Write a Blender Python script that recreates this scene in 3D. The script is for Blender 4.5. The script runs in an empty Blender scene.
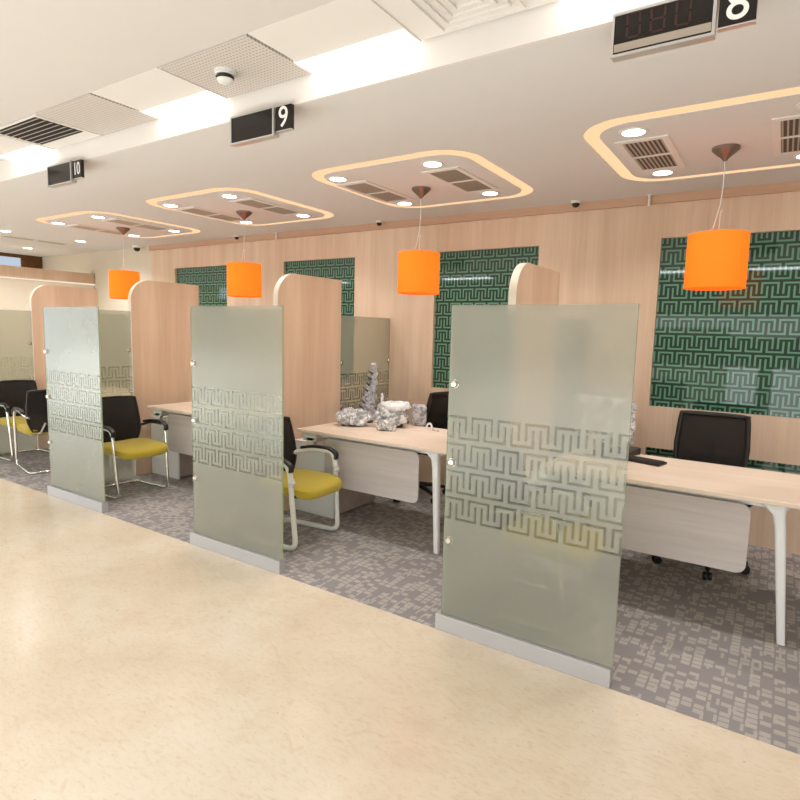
import bpy, bmesh, math, random
from mathutils import Vector, Matrix
random.seed(7)
PI = math.pi
C = bpy.context.scene.collection

# ------------------------------------------------------------------ materials
def lin(c):
    return tuple(((v/255)/12.92 if v/255 <= .04045 else ((v/255+.055)/1.055)**2.4) for v in c) + (1,)

class NT:
    def __init__(s, name):
        s.mat = bpy.data.materials.new(name); s.mat.use_nodes = True
        s.t = s.mat.node_tree; s.t.nodes.clear()
        s.out = s.t.nodes.new('ShaderNodeOutputMaterial')
    def n(s, typ, **kw):
        nd = s.t.nodes.new(typ)
        for k, v in kw.items():
            if k.startswith('_'): setattr(nd, k[1:], v)
            else:
                key = k.replace('__', ' ')
                s.put(nd.inputs[key], v)
        return nd
    def put(s, inp, v):
        if isinstance(v, bpy.types.NodeSocket): s.t.links.new(v, inp)
        else: inp.default_value = v
    def m(s, op, a, b=None, c=None):
        nd = s.t.nodes.new('ShaderNodeMath'); nd.operation = op
        for i, v in enumerate((a, b, c)):
            if v is not None: s.put(nd.inputs[i], v)
        return nd.outputs[0]
    def obj(s):
        return s.t.nodes.new('ShaderNodeTexCoord').outputs['Object']
    def xyz(s, v):
        nd = s.n('ShaderNodeSeparateXYZ'); s.put(nd.inputs[0], v); return nd.outputs
    def comb(s, x, y, z):
        nd = s.n('ShaderNodeCombineXYZ')
        for i, v in enumerate((x, y, z)): s.put(nd.inputs[i], v)
        return nd.outputs[0]
    def scale(s, v, sc):
        nd = s.n('ShaderNodeMapping'); s.put(nd.inputs['Vector'], v); nd.inputs['Scale'].default_value = sc
        return nd.outputs[0]
    def noise(s, v, scale=5, detail=4, rough=.5, dist=0):
        nd = s.n('ShaderNodeTexNoise'); s.put(nd.inputs['Vector'], v)
        nd.inputs['Scale'].default_value = scale; nd.inputs['Detail'].default_value = detail
        nd.inputs['Roughness'].default_value = rough; nd.inputs['Distortion'].default_value = dist
        return nd.outputs[0]
    def ramp(s, f, stops):
        nd = s.n('ShaderNodeValToRGB'); s.put(nd.inputs[0], f)
        el = nd.color_ramp.elements
        el[0].position, el[0].color = stops[0]; el[1].position, el[1].color = stops[-1]
        for p, c in stops[1:-1]:
            e = el.new(p); e.color = c
        return nd.outputs[0]
    def mix(s, f, a, b, mode='MIX'):
        nd = s.n('ShaderNodeMix', _data_type='RGBA', _blend_type=mode)
        s.put(nd.inputs[0], f); s.put(nd.inputs[6], a); s.put(nd.inputs[7], b)
        return nd.outputs[2]
    def mixs(s, f, a, b):
        nd = s.n('ShaderNodeMixShader'); s.put(nd.inputs[0], f)
        s.t.links.new(a, nd.inputs[1]); s.t.links.new(b, nd.inputs[2]); return nd.outputs[0]
    def pbr(s, color, rough=.5, metal=0, spec=.5, bump=None, bstr=.2, bdist=.002, **kw):
        nd = s.n('ShaderNodeBsdfPrincipled')
        s.put(nd.inputs['Base Color'], color); s.put(nd.inputs['Roughness'], rough)
        nd.inputs['Metallic'].default_value = metal; nd.inputs['Specular IOR Level'].default_value = spec
        for k, v in kw.items(): s.put(nd.inputs[k.replace('__', ' ')], v)
        if bump is not None:
            b = s.n('ShaderNodeBump'); s.put(b.inputs['Height'], bump)
            b.inputs['Strength'].default_value = bstr; b.inputs['Distance'].default_value = bdist
            s.t.links.new(b.outputs[0], nd.inputs['Normal'])
        return nd.outputs[0]
    def done(s, sh):
        s.t.links.new(sh, s.out.inputs[0]); return s.mat

def plain(name, rgb, rough=.5, metal=0, spec=.5, var=.04, **kw):
    t = NT(name)
    c = lin(rgb)
    nz = t.noise(t.obj(), 9, 3)
    col = t.mix(nz, tuple(v*(1-var) for v in c[:3])+(1,), tuple(min(1, v*(1+var)) for v in c[:3])+(1,))
    return t.done(t.pbr(col, rough, metal, spec, **kw))

def emit(name, rgb, strength):
    t = NT(name)
    e = t.n('ShaderNodeEmission', Color=lin(rgb), Strength=strength)
    return t.done(e.outputs[0])

def wood(name, dark, light, axis='z', rough=.45, seam=None, spec=.35):
    t = NT(name); o = t.obj()
    sc = {'z': (1, 1, .06), 'x': (.06, 1, 1), 'y': (1, .06, 1)}[axis]
    big = t.noise(t.scale(o, sc), 7, 4, .55, .3)
    fine = t.noise(t.scale(o, tuple(v*.5 if v < 1 else v for v in sc)), 70, 3, .6)
    f = t.m('ADD', t.m('MULTIPLY', big, .7), t.m('MULTIPLY', fine, .3))
    col = t.ramp(f, [(.32, lin(dark)), (.66, lin(light))])
    if seam:
        x, y, z = t.xyz(o)
        # planks of slightly different tone across x
        pl = t.m('FLOOR', t.m('DIVIDE', x, seam))
        wn = t.n('ShaderNodeTexWhiteNoise', _noise_dimensions='1D'); t.put(wn.inputs['W'], pl)
        tone = t.m('MULTIPLY_ADD', wn.outputs[0], .09, .94)
        fr = t.m('ABSOLUTE', t.m('SUBTRACT', t.m('FRACT', t.m('DIVIDE', x, seam)), .5))
        ln = t.m('MULTIPLY', t.m('GREATER_THAN', fr, .4985), .12)
        tone = t.m('SUBTRACT', tone, ln)
        col = t.mix(1, col, t.comb(tone, tone, tone), 'MULTIPLY')
    return t.done(t.pbr(col, rough, 0, spec))

def key_mask(t, u, v, P, w=.25):
    """interlocking key pattern: hooked arches and cups in rows; 1 on the line"""
    a = t.m('MULTIPLY', t.m('FRACT', t.m('DIVIDE', u, P)), 4)
    r = t.m('FRACT', t.m('DIVIDE', v, P))
    d2 = t.m('ABSOLUTE', t.m('SUBTRACT', a, 2))
    col = t.m('LESS_THAN', t.m('ABSOLUTE', t.m('SUBTRACT', t.m('FRACT', a), .5)), w)
    outer = t.m('GREATER_THAN', d2, 1)
    inner = t.m('SUBTRACT', 1, outer)
    hi = t.m('MULTIPLY', t.m('GREATER_THAN', r, .29), t.m('LESS_THAN', r, .88))
    lo = t.m('MULTIPLY', t.m('GREATER_THAN', r, .12), t.m('LESS_THAN', r, .71))
    vert = t.m('MULTIPLY', col, t.m('ADD', t.m('MULTIPLY', outer, hi), t.m('MULTIPLY', inner, lo)))
    bw = w/4
    top = t.m('MULTIPLY', t.m('LESS_THAN', t.m('ABSOLUTE', t.m('SUBTRACT', r, .88)), bw), t.m('LESS_THAN', d2, 1.5+w))
    bot = t.m('MULTIPLY', t.m('LESS_THAN', t.m('ABSOLUTE', t.m('SUBTRACT', r, .12)), bw), t.m('GREATER_THAN', d2, .5-w))
    return t.m('MINIMUM', t.m('ADD', vert, t.m('ADD', top, bot)), 1)

M = {}
# painted plaster
M['ceil'] = plain('ceiling_paint', (226, 222, 218), .9, spec=.1, var=.012)
M['ceil_up'] = plain('upper_ceiling_paint', (218, 211, 204), .9, spec=.1, var=.012)
M['soffit'] = plain('soffit_paint', (232, 226, 219), .85, spec=.1, var=.01)
M['cream'] = plain('cream_paint', (224, 213, 194), .85, spec=.15, var=.02)
M['wall_wood'] = wood('wall_laminate', (216, 187, 160), (236, 212, 188), 'z', .5, seam=.61)
M['part_wood'] = wood('partition_laminate', (206, 173, 145), (226, 198, 171), 'z', .5)
M['crown'] = wood('crown_wood', (192, 156, 128), (208, 174, 147), 'x', .5)
M['edge'] = plain('pale_edge_band', (236, 222, 204), .45)
M['desk'] = wood('desk_laminate', (228, 206, 184), (240, 222, 204), 'x', .35)
M['modesty'] = wood('ash_grey_laminate', (192, 181, 175), (214, 206, 202), 'x', .45)
M['ped_side'] = wood('pedestal_side', (158, 146, 138), (180, 168, 160), 'x', .5)
M['dark_wood'] = wood('dark_wood', (84, 54, 26), (112, 74, 40), 'x', .4)
M['white'] = plain('white_powder_coat', (238, 238, 238), .35, var=.01)
M['white2'] = plain('white_plastic', (232, 230, 224), .4, var=.01)
M['plinth'] = plain('satin_aluminium', (190, 190, 192), .38, .35, var=.02)
M['alu'] = plain('aluminium', (205, 203, 200), .3, .6, var=.02)
M['chrome'] = plain('chrome', (226, 224, 220), .12, 1, var=.01)
M['black'] = plain('black_plastic', (26, 24, 23), .42, var=.1)
M['screen'] = plain('black_display', (22, 16, 15), .12, var=.1)
M['dark_grey'] = plain('dark_grey_plastic', (52, 50, 48), .5)
M['vent_dark'] = plain('vent_shadow', (92, 82, 74), .8)
M['vent_slat'] = plain('vent_slat', (186, 174, 160), .6)
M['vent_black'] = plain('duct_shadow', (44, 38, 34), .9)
M['canopy'] = plain('brushed_dark_nickel', (150, 142, 134), .42, 1)
M['digit'] = plain('unlit_red_segment', (56, 26, 20), .4)
M['digit_white'] = plain('white_numeral', (240, 238, 232), .5)
M['silver_strip'] = plain('silver_strip', (178, 166, 152), .3, .4)
M['tube_light'] = emit('fluorescent_diffuser', (255, 250, 244), 2.9)
M['down_light'] = emit('downlight_lens', (255, 250, 240), 9)
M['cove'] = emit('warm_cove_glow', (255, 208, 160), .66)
M['strip'] = emit('white_cove_strip', (255, 236, 214), .55)
M['window'] = emit('daylight_pane', (206, 220, 236), .5)

def m_marble():
    t = NT('beige_marble'); o = t.obj()
    a = t.noise(t.scale(o, (1, .8, 1)), 1.1, 8, .6, .8)
    base = t.ramp(a, [(.3, lin((228, 212, 188))), (.5, lin((234, 219, 197))), (.7, lin((239, 228, 210)))])
    b = t.noise(t.scale(o, (1.0, 1.7, 1)), 4.5, 7, .72, .6)
    blot = t.ramp(b, [(.40, lin((226, 208, 182))), (.5, (1, 1, 1, 1))])
    base = t.mix(.14, base, blot, 'MULTIPLY')
    f2 = t.noise(t.scale(o, (1, 2.6, 1)), 26, 5, .7, .5)
    base = t.mix(.32, base, t.ramp(f2, [(.33, lin((224, 210, 188))), (.5, (1, 1, 1, 1))]), 'MULTIPLY')
    # small pits and short veins
    v = t.n('ShaderNodeTexVoronoi', _feature='DISTANCE_TO_EDGE'); t.put(v.inputs['Vector'], t.mix(.12, t.scale(o, (1.1, 1.9, 1)), t.n('ShaderNodeTexNoise').outputs['Color']))
    v.inputs['Scale'].default_value = 1.3
    vein = t.m('MULTIPLY', t.m('LESS_THAN', v.outputs[0], .012), t.m('GREATER_THAN', b, .56))
    base = t.mix(t.m('MULTIPLY', vein, .2), base, lin((205, 180, 148)))
    sp = t.noise(o, 55, 2, .5)
    spk = t.m('MULTIPLY', t.m('GREATER_THAN', sp, .725), t.m('GREATER_THAN', a, .5))
    base = t.mix(t.m('MULTIPLY', spk, .5), base, lin((172, 142, 112)))
    # slab joints
    x, y, z = t.xyz(o)
    jx = t.m('LESS_THAN', t.m('ABSOLUTE', t.m('SUBTRACT', t.m('FRACT', t.m('DIVIDE', x, .9)), .5)), .0012)
    jy = t.m('LESS_THAN', t.m('ABSOLUTE', t.m('SUBTRACT', t.m('FRACT', t.m('DIVIDE', y, .9)), .5)), .0012)
    base = t.mix(t.m('MULTIPLY', t.m('MAXIMUM', jx, jy), .18), base, lin((205, 182, 150)))
    return t.done(t.pbr(base, .22, 0, .35))
M['marble'] = m_marble()

def m_carpet():
    t = NT('grey_block_carpet'); o = t.obj()
    x, y, z = t.xyz(o)
    def cells(sx, sy, ox, seed):
        # running-bond blocks: columns of random offset
        cx = t.m('FLOOR', t.m('DIVIDE', x, sx))
        wo = t.n('ShaderNodeTexWhiteNoise', _noise_dimensions='2D'); t.put(wo.inputs['Vector'], t.comb(cx, seed, 0))
        yy = t.m('ADD', t.m('DIVIDE', y, sy), t.m('MULTIPLY', wo.outputs[0], 3.7))
        cy = t.m('FLOOR', yy)
        wn = t.n('ShaderNodeTexWhiteNoise', _noise_dimensions='2D'); t.put(wn.inputs['Vector'], t.comb(cx, cy, seed))
        t.put(wn.inputs['Vector'], t.comb(t.m('ADD', cx, seed*13.7), cy, 0))
        fx = t.m('ABSOLUTE', t.m('SUBTRACT', t.m('FRACT', t.m('DIVIDE', x, sx)), .5))
        fy = t.m('ABSOLUTE', t.m('SUBTRACT', t.m('FRACT', yy), .5))
        ins = t.m('MULTIPLY', t.m('LESS_THAN', fx, .40), t.m('LESS_THAN', fy, .40))
        return wn.outputs[0], ins
    r1, i1 = cells(.048, .038, 0, 1.0)
    r2, i2 = cells(.016, .065, 0, 5.0)
    region = t.noise(o, 5.5, 1, .4)
    big = t.m('MULTIPLY', i1, t.m('GREATER_THAN', r1, .52))
    sm = t.m('MULTIPLY', i2, t.m('GREATER_THAN', r2, .84))
    stripe = t.m('MULTIPLY_ADD', t.m('SINE', t.m('MULTIPLY', x, 1100)), .12, .88)
    lev = t.m('MULTIPLY', t.m('MAXIMUM', t.m('MULTIPLY', big, t.m('MULTIPLY_ADD', r1, .6, .3)), t.m('MULTIPLY', sm, .7)), stripe)
    col = t.mix(lev, lin((158, 153, 153)), lin((206, 199, 192)))
    n = t.noise(o, 260, 2, .6)
    col = t.mix(t.m('MULTIPLY', n, .28), col, lin((118, 114, 114)))
    return t.done(t.pbr(col, .95, 0, .1, bump=n, bstr=.5))
M['carpet'] = m_carpet()

def m_greenkey():
    t = NT('green_key_pattern_glass'); o = t.obj(); x, y, z = t.xyz(o)
    k = key_mask(t, t.m('ADD', x, 20.03), t.m('ADD', z, 20.0), .1337, .20)
    col = t.mix(k, lin((4, 46, 34)), lin((96, 150, 124)))
    return t.done(t.pbr(col, .6, 0, .3, Coat__Weight=1.0, Coat__Roughness=.03, Coat__IOR=1.5))
M['greenkey'] = m_greenkey()

def m_frost():
    t = NT('frosted_glass_with_clear_key_pattern'); o = t.obj(); x, y, z = t.xyz(o)
    k = key_mask(t, t.m('ADD', x, 19.62), t.m('ADD', z, 14.0-.592), .14, .2)
    # pattern band
    zz = t.m('MULTIPLY', t.m('GREATER_THAN', z, .59), t.m('LESS_THAN', z, 1.145))
    k = t.m('MULTIPLY', k, zz)
    nz = t.noise(o, 2.2, 3, .5)
    tint = t.mix(nz, lin((212, 213, 203)), lin((224, 225, 216)))
    refr = t.n('ShaderNodeBsdfRefraction', Roughness=.098, IOR=1.3); t.put(refr.inputs['Color'], lin((234, 235, 224)))
    diff = t.n('ShaderNodeBsdfDiffuse'); t.put(diff.inputs['Color'], tint)
    tl = t.n('ShaderNodeBsdfTranslucent'); t.put(tl.inputs['Color'], tint)
    dt = t.mixs(.35, diff.outputs[0], tl.outputs[0])
    body = t.mixs(.31, refr.outputs[0], dt)
    clear = t.n('ShaderNodeBsdfTransparent', Color=lin((222, 226, 212)))
    ghaze = t.n('ShaderNodeBsdfDiffuse', Color=lin((200, 202, 190)))
    cl = t.mixs(.07, clear.outputs[0], ghaze.outputs[0])
    body = t.mixs(k, body, cl)
    gl = t.n('ShaderNodeBsdfGlossy', Roughness=.2)
    fr = t.n('ShaderNodeFresnel', IOR=1.55)
    return t.done(t.mixs(t.m('MINIMUM', t.m('MULTIPLY', fr.outputs[0], .85), .5), body, gl.outputs[0]))
M['frost'] = m_frost()
def m_edge():
    t = NT('green_glass_edge')
    d = t.pbr(lin((168, 182, 150)), .15, 0, .5)
    return t.done(d)
M['glass_edge'] = m_edge()

def m_shade():
    t = NT('orange_lamp_fabric'); o = t.obj()
    w = t.noise(t.scale(o, (40, 40, 400)), 3, 2)
    col = t.mix(w, lin((248, 130, 36)), lin((255, 144, 54)))
    d = t.n('ShaderNodeBsdfDiffuse'); t.put(d.inputs['Color'], col)
    tl = t.n('ShaderNodeBsdfTranslucent'); t.put(tl.inputs['Color'], col)
    e = t.n('ShaderNodeEmission', Strength=.26, Color=lin((255, 128, 34)))
    a = t.n('ShaderNodeAddShader'); t.t.links.new(t.mixs(.35, d.outputs[0], tl.outputs[0]), a.inputs[0]); t.t.links.new(e.outputs[0], a.inputs[1])
    return t.done(a.outputs[0])
M['shade'] = m_shade()

def m_olive():
    t = NT('olive_seat_fabric'); o = t.obj()
    n = t.noise(o, 320, 2, .6)
    col = t.mix(n, lin((160, 140, 34)), lin((190, 168, 60)))
    return t.done(t.pbr(col, .85, 0, .2, bump=n, bstr=.3, Sheen__Weight=.2))
M['olive'] = m_olive()

def m_mesh(name, a, b):
    t = NT(name); o = t.obj(); x, y, z = t.xyz(o)
    s = t.m('MULTIPLY', t.m('ADD', t.m('SINE', t.m('MULTIPLY', z, 1400)), t.m('SINE', t.m('MULTIPLY', y, 1400))), .25)
    s = t.m('ADD', s, .5)
    col = t.mix(s, lin(a), lin(b))
    d = t.pbr(col, .7, 0, .25)
    tr = t.n('ShaderNodeBsdfTransparent')
    return t.done(t.mixs(.14, d, tr.outputs[0]))
M['mesh'] = m_mesh('black_mesh_fabric', (22, 19, 18), (46, 41, 38))

def m_perf():
    t = NT('perforated_tile'); o = t.obj(); x, y, z = t.xyz(o)
    def cell(v): return t.m('SUBTRACT', t.m('FRACT', t.m('DIVIDE', v, .021)), .5)
    fx, fy = cell(x), cell(y)
    d = t.m('SQRT', t.m('ADD', t.m('MULTIPLY', fx, fx), t.m('MULTIPLY', fy, fy)))
    k = t.m('LESS_THAN', d, .27)
    col = t.mix(k, lin((214, 205, 196)), lin((180, 170, 160)))
    return t.done(t.pbr(col, .8, 0, .1))
M['perf'] = m_perf()

def m_wrap(name, col, alpha, rough=.18, lo=.6):
    t = NT(name); o = t.obj()
    n = t.noise(o, 13, 4, .55, 2.2); n2 = t.noise(o, 38, 3, .5, 1.5)
    h = t.m('ADD', n, t.m('MULTIPLY', n2, .5))
    c = t.ramp(n, [(.36, lin(tuple(int(v*lo) for v in col))), (.47, lin(tuple(int(v*.93) for v in col))), (.6, lin(col))])
    d = t.pbr(c, rough, 0, 1.0, bump=h, bstr=.9, bdist=.03)
    tr = t.n('ShaderNodeBsdfTransparent')
    f = t.m('MULTIPLY', t.m('LESS_THAN', n, .5), alpha)
    return t.done(t.mixs(f, d, tr.outputs[0]))
M['wrap'] = m_wrap('clear_crinkled_plastic_wrap', (250, 250, 252), .40, .10, .76)
M['wrap_white'] = m_wrap('white_plastic_wrap', (250, 250, 250), .0, .25, .8)
M['foil'] = m_wrap('grey_bubble_wrap', (204, 203, 208), .05, .15, .62)

# ------------------------------------------------------------------ mesh builder
class MB:
    def __init__(s): s.v = []; s.f = []; s.mi = []; s.cur = 0; s.smooth = []
    def add(s, verts, faces, smooth=False, mi=None):
        b = len(s.v); s.v += [tuple(p) for p in verts]
        for f in faces:
            s.f.append(tuple(i+b for i in f)); s.mi.append(s.cur if mi is None else mi); s.smooth.append(smooth)
        return s
    def box(s, x0, x1, y0, y1, z0, z1, mi=None):
        v = [(x, y, z) for x in (x0, x1) for y in (y0, y1) for z in (z0, z1)]
        return s.add(v, [(0, 1, 3, 2), (4, 6, 7, 5), (0, 4, 5, 1), (2, 3, 7, 6), (0, 2, 6, 4), (1, 5, 7, 3)], mi=mi)
    def prism(s, poly, axis, a, b, smooth=False, mi=None):
        """poly: 2-D points; extruded along axis from a to b"""
        def P(p, h):
            return {'x': (h, p[0], p[1]), 'y': (p[0], h, p[1]), 'z': (p[0], p[1], h)}[axis]
        n = len(poly); v = [P(p, a) for p in poly] + [P(p, b) for p in poly]
        s.add(v, [tuple(range(n))[::-1], tuple(range(n, 2*n))], mi=mi)
        s.add(v, [(i, (i+1) % n, n+(i+1) % n, n+i) for i in range(n)], smooth, mi=mi)
        return s
    def tube(s, pts, r, n=10, closed=False, cap=True):
        pts = [Vector(p) for p in pts]; N = len(pts); rr = r if isinstance(r, (list, tuple)) else [r]*N
        rings = []; up = None
        for i, p in enumerate(pts):
            if closed: d = (pts[(i+1) % N]-pts[i-1]).normalized()
            else: d = (pts[min(i+1, N-1)]-pts[max(i-1, 0)]).normalized()
            if up is None:
                up = Vector((0, 0, 1)) if abs(d.z) < .9 else Vector((1, 0, 0))
            up = (up - d*up.dot(d)).normalized(); side = d.cross(up)
            rings.append([p + (up*math.cos(2*PI*k/n)+side*math.sin(2*PI*k/n))*rr[i] for k in range(n)])
        v = [q for ring in rings for q in ring]; f = []
        for i in range(N if closed else N-1):
            a = i*n; b = ((i+1) % N)*n
            f += [(a+k, a+(k+1) % n, b+(k+1) % n, b+k) for k in range(n)]
        s.add(v, f, True)
        if cap and not closed:
            s.add(rings[0], [tuple(range(n))[::-1]]); s.add(rings[-1], [tuple(range(n))])
        return s
    def lathe(s, prof, n=32, c=(0, 0, 0), closed=False):
        v = []; N = len(prof)
        for (r, z) in prof:
            v += [(c[0]+r*math.cos(2*PI*k/n), c[1]+r*math.sin(2*PI*k/n), c[2]+z) for k in range(n)]
        f = []
        for i in range(N-1 + (1 if closed else 0)):
            a = i*n; b = ((i+1) % N)*n
            f += [(a+k, a+(k+1) % n, b+(k+1) % n, b+k) for k in range(n)]
        return s.add(v, f, True)
    def super(s, c, sx, sy, sz, e1=.4, e2=.4, n=28, m=14, fn=None):
        def pw(v, e): return math.copysign(abs(v)**e, v)
        v = []
        for j in range(m+1):
            ph = -PI/2+PI*j/m
            for k in range(n):
                th = 2*PI*k/n
                p = Vector((sx*pw(math.cos(ph), e2)*pw(math.cos(th), e1), sy*pw(math.cos(ph), e2)*pw(math.sin(th), e1), sz*pw(math.sin(ph), e2)))
                if fn: p = fn(p)
                v.append(p+Vector(c))
        f = [(j*n+k, j*n+(k+1) % n, (j+1)*n+(k+1) % n, (j+1)*n+k) for j in range(m) for k in range(n)]
        return s.add(v, f, True)
    def slab(s, fn, nu, nv, th, mi=None):
        P = [[Vector(fn(i/nu, j/nv)) for j in range(nv+1)] for i in range(nu+1)]
        Nn = [[None]*(nv+1) for _ in range(nu+1)]
        for i in range(nu+1):
            for j in range(nv+1):
                du = P[min(i+1, nu)][j]-P[max(i-1, 0)][j]; dv = P[i][min(j+1, nv)]-P[i][max(j-1, 0)]
                Nn[i][j] = du.cross(dv).normalized()
        W = nv+1; v = [P[i][j]+Nn[i][j]*th/2 for i in range(nu+1) for j in range(W)] + [P[i][j]-Nn[i][j]*th/2 for i in range(nu+1) for j in range(W)]
        o = (nu+1)*W; f = []
        for i in range(nu):
            for j in range(nv):
                a, b, c, d = i*W+j, (i+1)*W+j, (i+1)*W+j+1, i*W+j+1
                f += [(a, b, c, d), (o+d, o+c, o+b, o+a)]
        for i in range(nu):
            a, b = i*W, (i+1)*W; f.append((b, a, o+a, o+b)); a += nv; b += nv; f.append((a, b, o+b, o+a))
        for j in range(nv):
            a, b = j, j+1; f.append((a, b, o+b, o+a)); a += nu*W; b += nu*W; f.append((b, a, o+a, o+b))
        return s.add(v, f, True, mi)
    def build(s, name, mats, parent=None, bevel=0, loc=None, fix=True):
        me = bpy.data.meshes.new(name); me.from_pydata(s.v, [], s.f)
        if not isinstance(mats, (list, tuple)): mats = [mats]
        for m in mats: me.materials.append(m)
        for p, mi, sm in zip(me.polygons, s.mi, s.smooth): p.material_index = mi; p.use_smooth = sm
        if fix:
            bm = bmesh.new(); bm.from_mesh(me)
            bmesh.ops.remove_doubles(bm, verts=bm.verts, dist=1e-5)
            bmesh.ops.recalc_face_normals(bm, faces=bm.faces); bm.to_mesh(me); bm.free()
        if any(s.smooth): me.set_sharp_from_angle(angle=math.radians(42))
        o = bpy.data.objects.new(name, me); C.objects.link(o)
        if parent: o.parent = parent
        if loc: o.location = loc
        if bevel:
            b = o.modifiers.new('bevel', 'BEVEL'); b.width = bevel; b.segments = 2; b.limit_method = 'ANGLE'; b.angle_limit = math.radians(40)
        return o

def arc2(cx, cy, r, a0, a1, n=8):
    return [(cx+r*math.cos(math.radians(a0+(a1-a0)*i/n)), cy+r*math.sin(math.radians(a0+(a1-a0)*i/n))) for i in range(n+1)]
def rrect(x0, x1, y0, y1, r, n=8):
    return arc2(x1-r, y0+r, r, -90, 0, n)+arc2(x1-r, y1-r, r, 0, 90, n)+arc2(x0+r, y1-r, r, 90, 180, n)+arc2(x0+r, y0+r, r, 180, 270, n)
def smooth_path(pts, r=.05, n=5):
    """round the corners of a 3-D polyline"""
    pts = [Vector(p) for p in pts]; out = [pts[0]]
    for i in range(1, len(pts)-1):
        a, b, c = pts[i-1], pts[i], pts[i+1]
        ra = min(r, (a-b).length*.48, (c-b).length*.48)
        p = b+(a-b).normalized()*ra; q = b+(c-b).normalized()*ra
        for k in range(n+1):
            t = k/n; out.append(p*(1-t)**2+b*2*t*(1-t)+q*t*t)
    out.append(pts[-1]); return out

def thing(name, label, cat, loc=(0, 0, 0), rz=0, group=None):
    o = bpy.data.objects.new(name, None); C.objects.link(o); o.empty_display_size = .1
    o.location = loc; o.rotation_euler = (0, 0, rz); o['label'] = label; o['category'] = cat
    if group: o['group'] = group
    return o
def tag(o, label, cat, group=None):
    o['label'] = label; o['category'] = cat
    if group: o['group'] = group
    return o
def struct(o, label=None):
    o['kind'] = 'structure'
    if label: o['label'] = label
    return o
def dup(root, loc, rz, label, group=None):
    r = root.copy(); C.objects.link(r); r.location = loc; r.rotation_euler = (0, 0, rz); r['label'] = label
    if group: r['group'] = group
    for ch in list(root.children):
        c = ch.copy(); C.objects.link(c); c.parent = r
        for g in list(ch.children):
            d = g.copy(); C.objects.link(d); d.parent = c
    return r
def text_mesh(txt, size, mat, name, parent, loc, rot, depth=.001, squeeze=1):
    cu = bpy.data.curves.new('t', 'FONT'); cu.body = txt; cu.size = size; cu.extrude = depth; cu.align_x = 'CENTER'; cu.align_y = 'CENTER'; cu.offset = size*.002
    to = bpy.data.objects.new('t', cu); C.objects.link(to)
    bpy.context.view_layer.update()
    me = bpy.data.meshes.new_from_object(to.evaluated_get(bpy.context.evaluated_depsgraph_get()))
    bpy.data.objects.remove(to); me.materials.clear(); me.materials.append(mat)
    o = bpy.data.objects.new(name, me); C.objects.link(o); o.parent = parent; o.location = loc; o.rotation_euler = rot; o.scale = (squeeze, 1, 1)
    return o

# ------------------------------------------------------------------ measures
PITCH = 2.045
YP, YW = 2.56, 5.05            # line of the frosted panels, rear wall
ZC, ZU, YS = 2.67, 2.79, 2.24  # booth ceiling, lobby ceiling, face of the step between them
F = [-1.40-PITCH*k for k in range(4)]        # right faces of the partitions
XL, XR, YB = -15.0, 4.0, -6.0

# ------------------------------------------------------------------ the setting
struct(MB().box(XL, XR, YB, 2.54, -.1, 0).build('floor', M['marble']), 'beige polished marble lobby floor')
struct(MB().box(XL, XR, 2.54, 7.0, -.1, .002).build('floor_carpet', M['carpet']), 'grey block patterned carpet under the booths')

# wall behind the booths, with recesses for the green panels
GW, GX0 = 1.06, -.875
gpan = [(GX0-2.062*k, GX0-2.062*k+GW) for k in range(4)]
def wall_with_holes():
    xs = {-7.6, XR}; zs = {0, ZC, .42, .66, 1.0, 2.34}
    for a, b in gpan: xs |= {a, b}
    xs = sorted(xs); zs = sorted(zs); mb = MB()
    for i in range(len(xs)-1):
        for j in range(len(zs)-1):
            xm = (xs[i]+xs[i+1])/2; zm = (zs[j]+zs[j+1])/2
            if any(a < xm < b for a, b in gpan) and (1.0 < zm < 2.34 or .42 < zm < .66): continue
            mb.box(xs[i], xs[i+1], YW, YW+.12, zs[j], zs[j+1])
    return mb
struct(wall_with_holes().build('wall_back', M['wall_wood'], fix=False), 'pale wood laminate wall behind the booths')
struct(MB().box(XL, -7.6, YW+.01, YW+.12, 0, ZC).build('wall_back_cream', M['cream']), 'cream painted end of the rear wall')
struct(MB().box(-7.6, XR, YW-.03, YW, 2.605, ZC).build('trim_1', M['crown']), 'wood crown band along the top of the rear wall')
struct(MB().box(XL, XR, YB-.1, YB, 0, ZU+.1).build('wall_front', M['cream']))
struct(MB().box(XR, XR+.1, YB, YW+.12, 0, ZU+.1).build('wall_right', M['cream']))

# low wall closing the far end of the row
w = MB().box(-9.2, -9.1, 2.7, YW, 0, 2.155)
struct(w.build('wall_left', M['cream']), 'cream low wall closing the row of booths')
struct(MB().box(-9.22, -9.08, 2.7, YW, 2.175, 2.33).build('trim_2', M['part_wood']), 'wood band along the top of the low end wall')
struct(MB().box(-9.2, -9.075, 2.7, YW, 2.155, 2.175).build('trim_3', M['strip']), 'thin light line under the wood band of the end wall')
struct(MB().box(-10.8, -10.7, 2.7, YW, 0, 2.30).build('wall_left_far', M['cream']), 'cream wall beyond the low end wall')
struct(MB().box(-10.75, -10.70, 4.73, YW, 2.30, ZC).build('trim_5', M['dark_wood']), 'dark brown wood block beside the high window at far left')
struct(MB().box(-10.75, -10.70, 2.7, 4.73, 2.615, ZC).build('trim_6', M['dark_wood']), 'dark header over the high window')
struct(MB().box(-10.76, -10.74, 2.7, 4.73, 2.30, 2.615).build('window_1', M['window']), 'pale blue window high up at the far left')

# lobby windows behind the camera (mirrored in the glass)
wl = struct(MB().box(XL-.1, XL, YB, -4.6, 0, ZU).box(XL-.1, XL, -4.6, 1.6, 0, .25).box(XL-.1, XL, 1.6, 6.9, 0, ZU).build('wall_left_lobby', M['cream']))
for i in range(5):
    y = -4.6+i*1.55
    struct(MB().box(XL-.08, XL-.02, y-.04, y+.04, .25, ZU).build('window_2', M['alu']))

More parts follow.
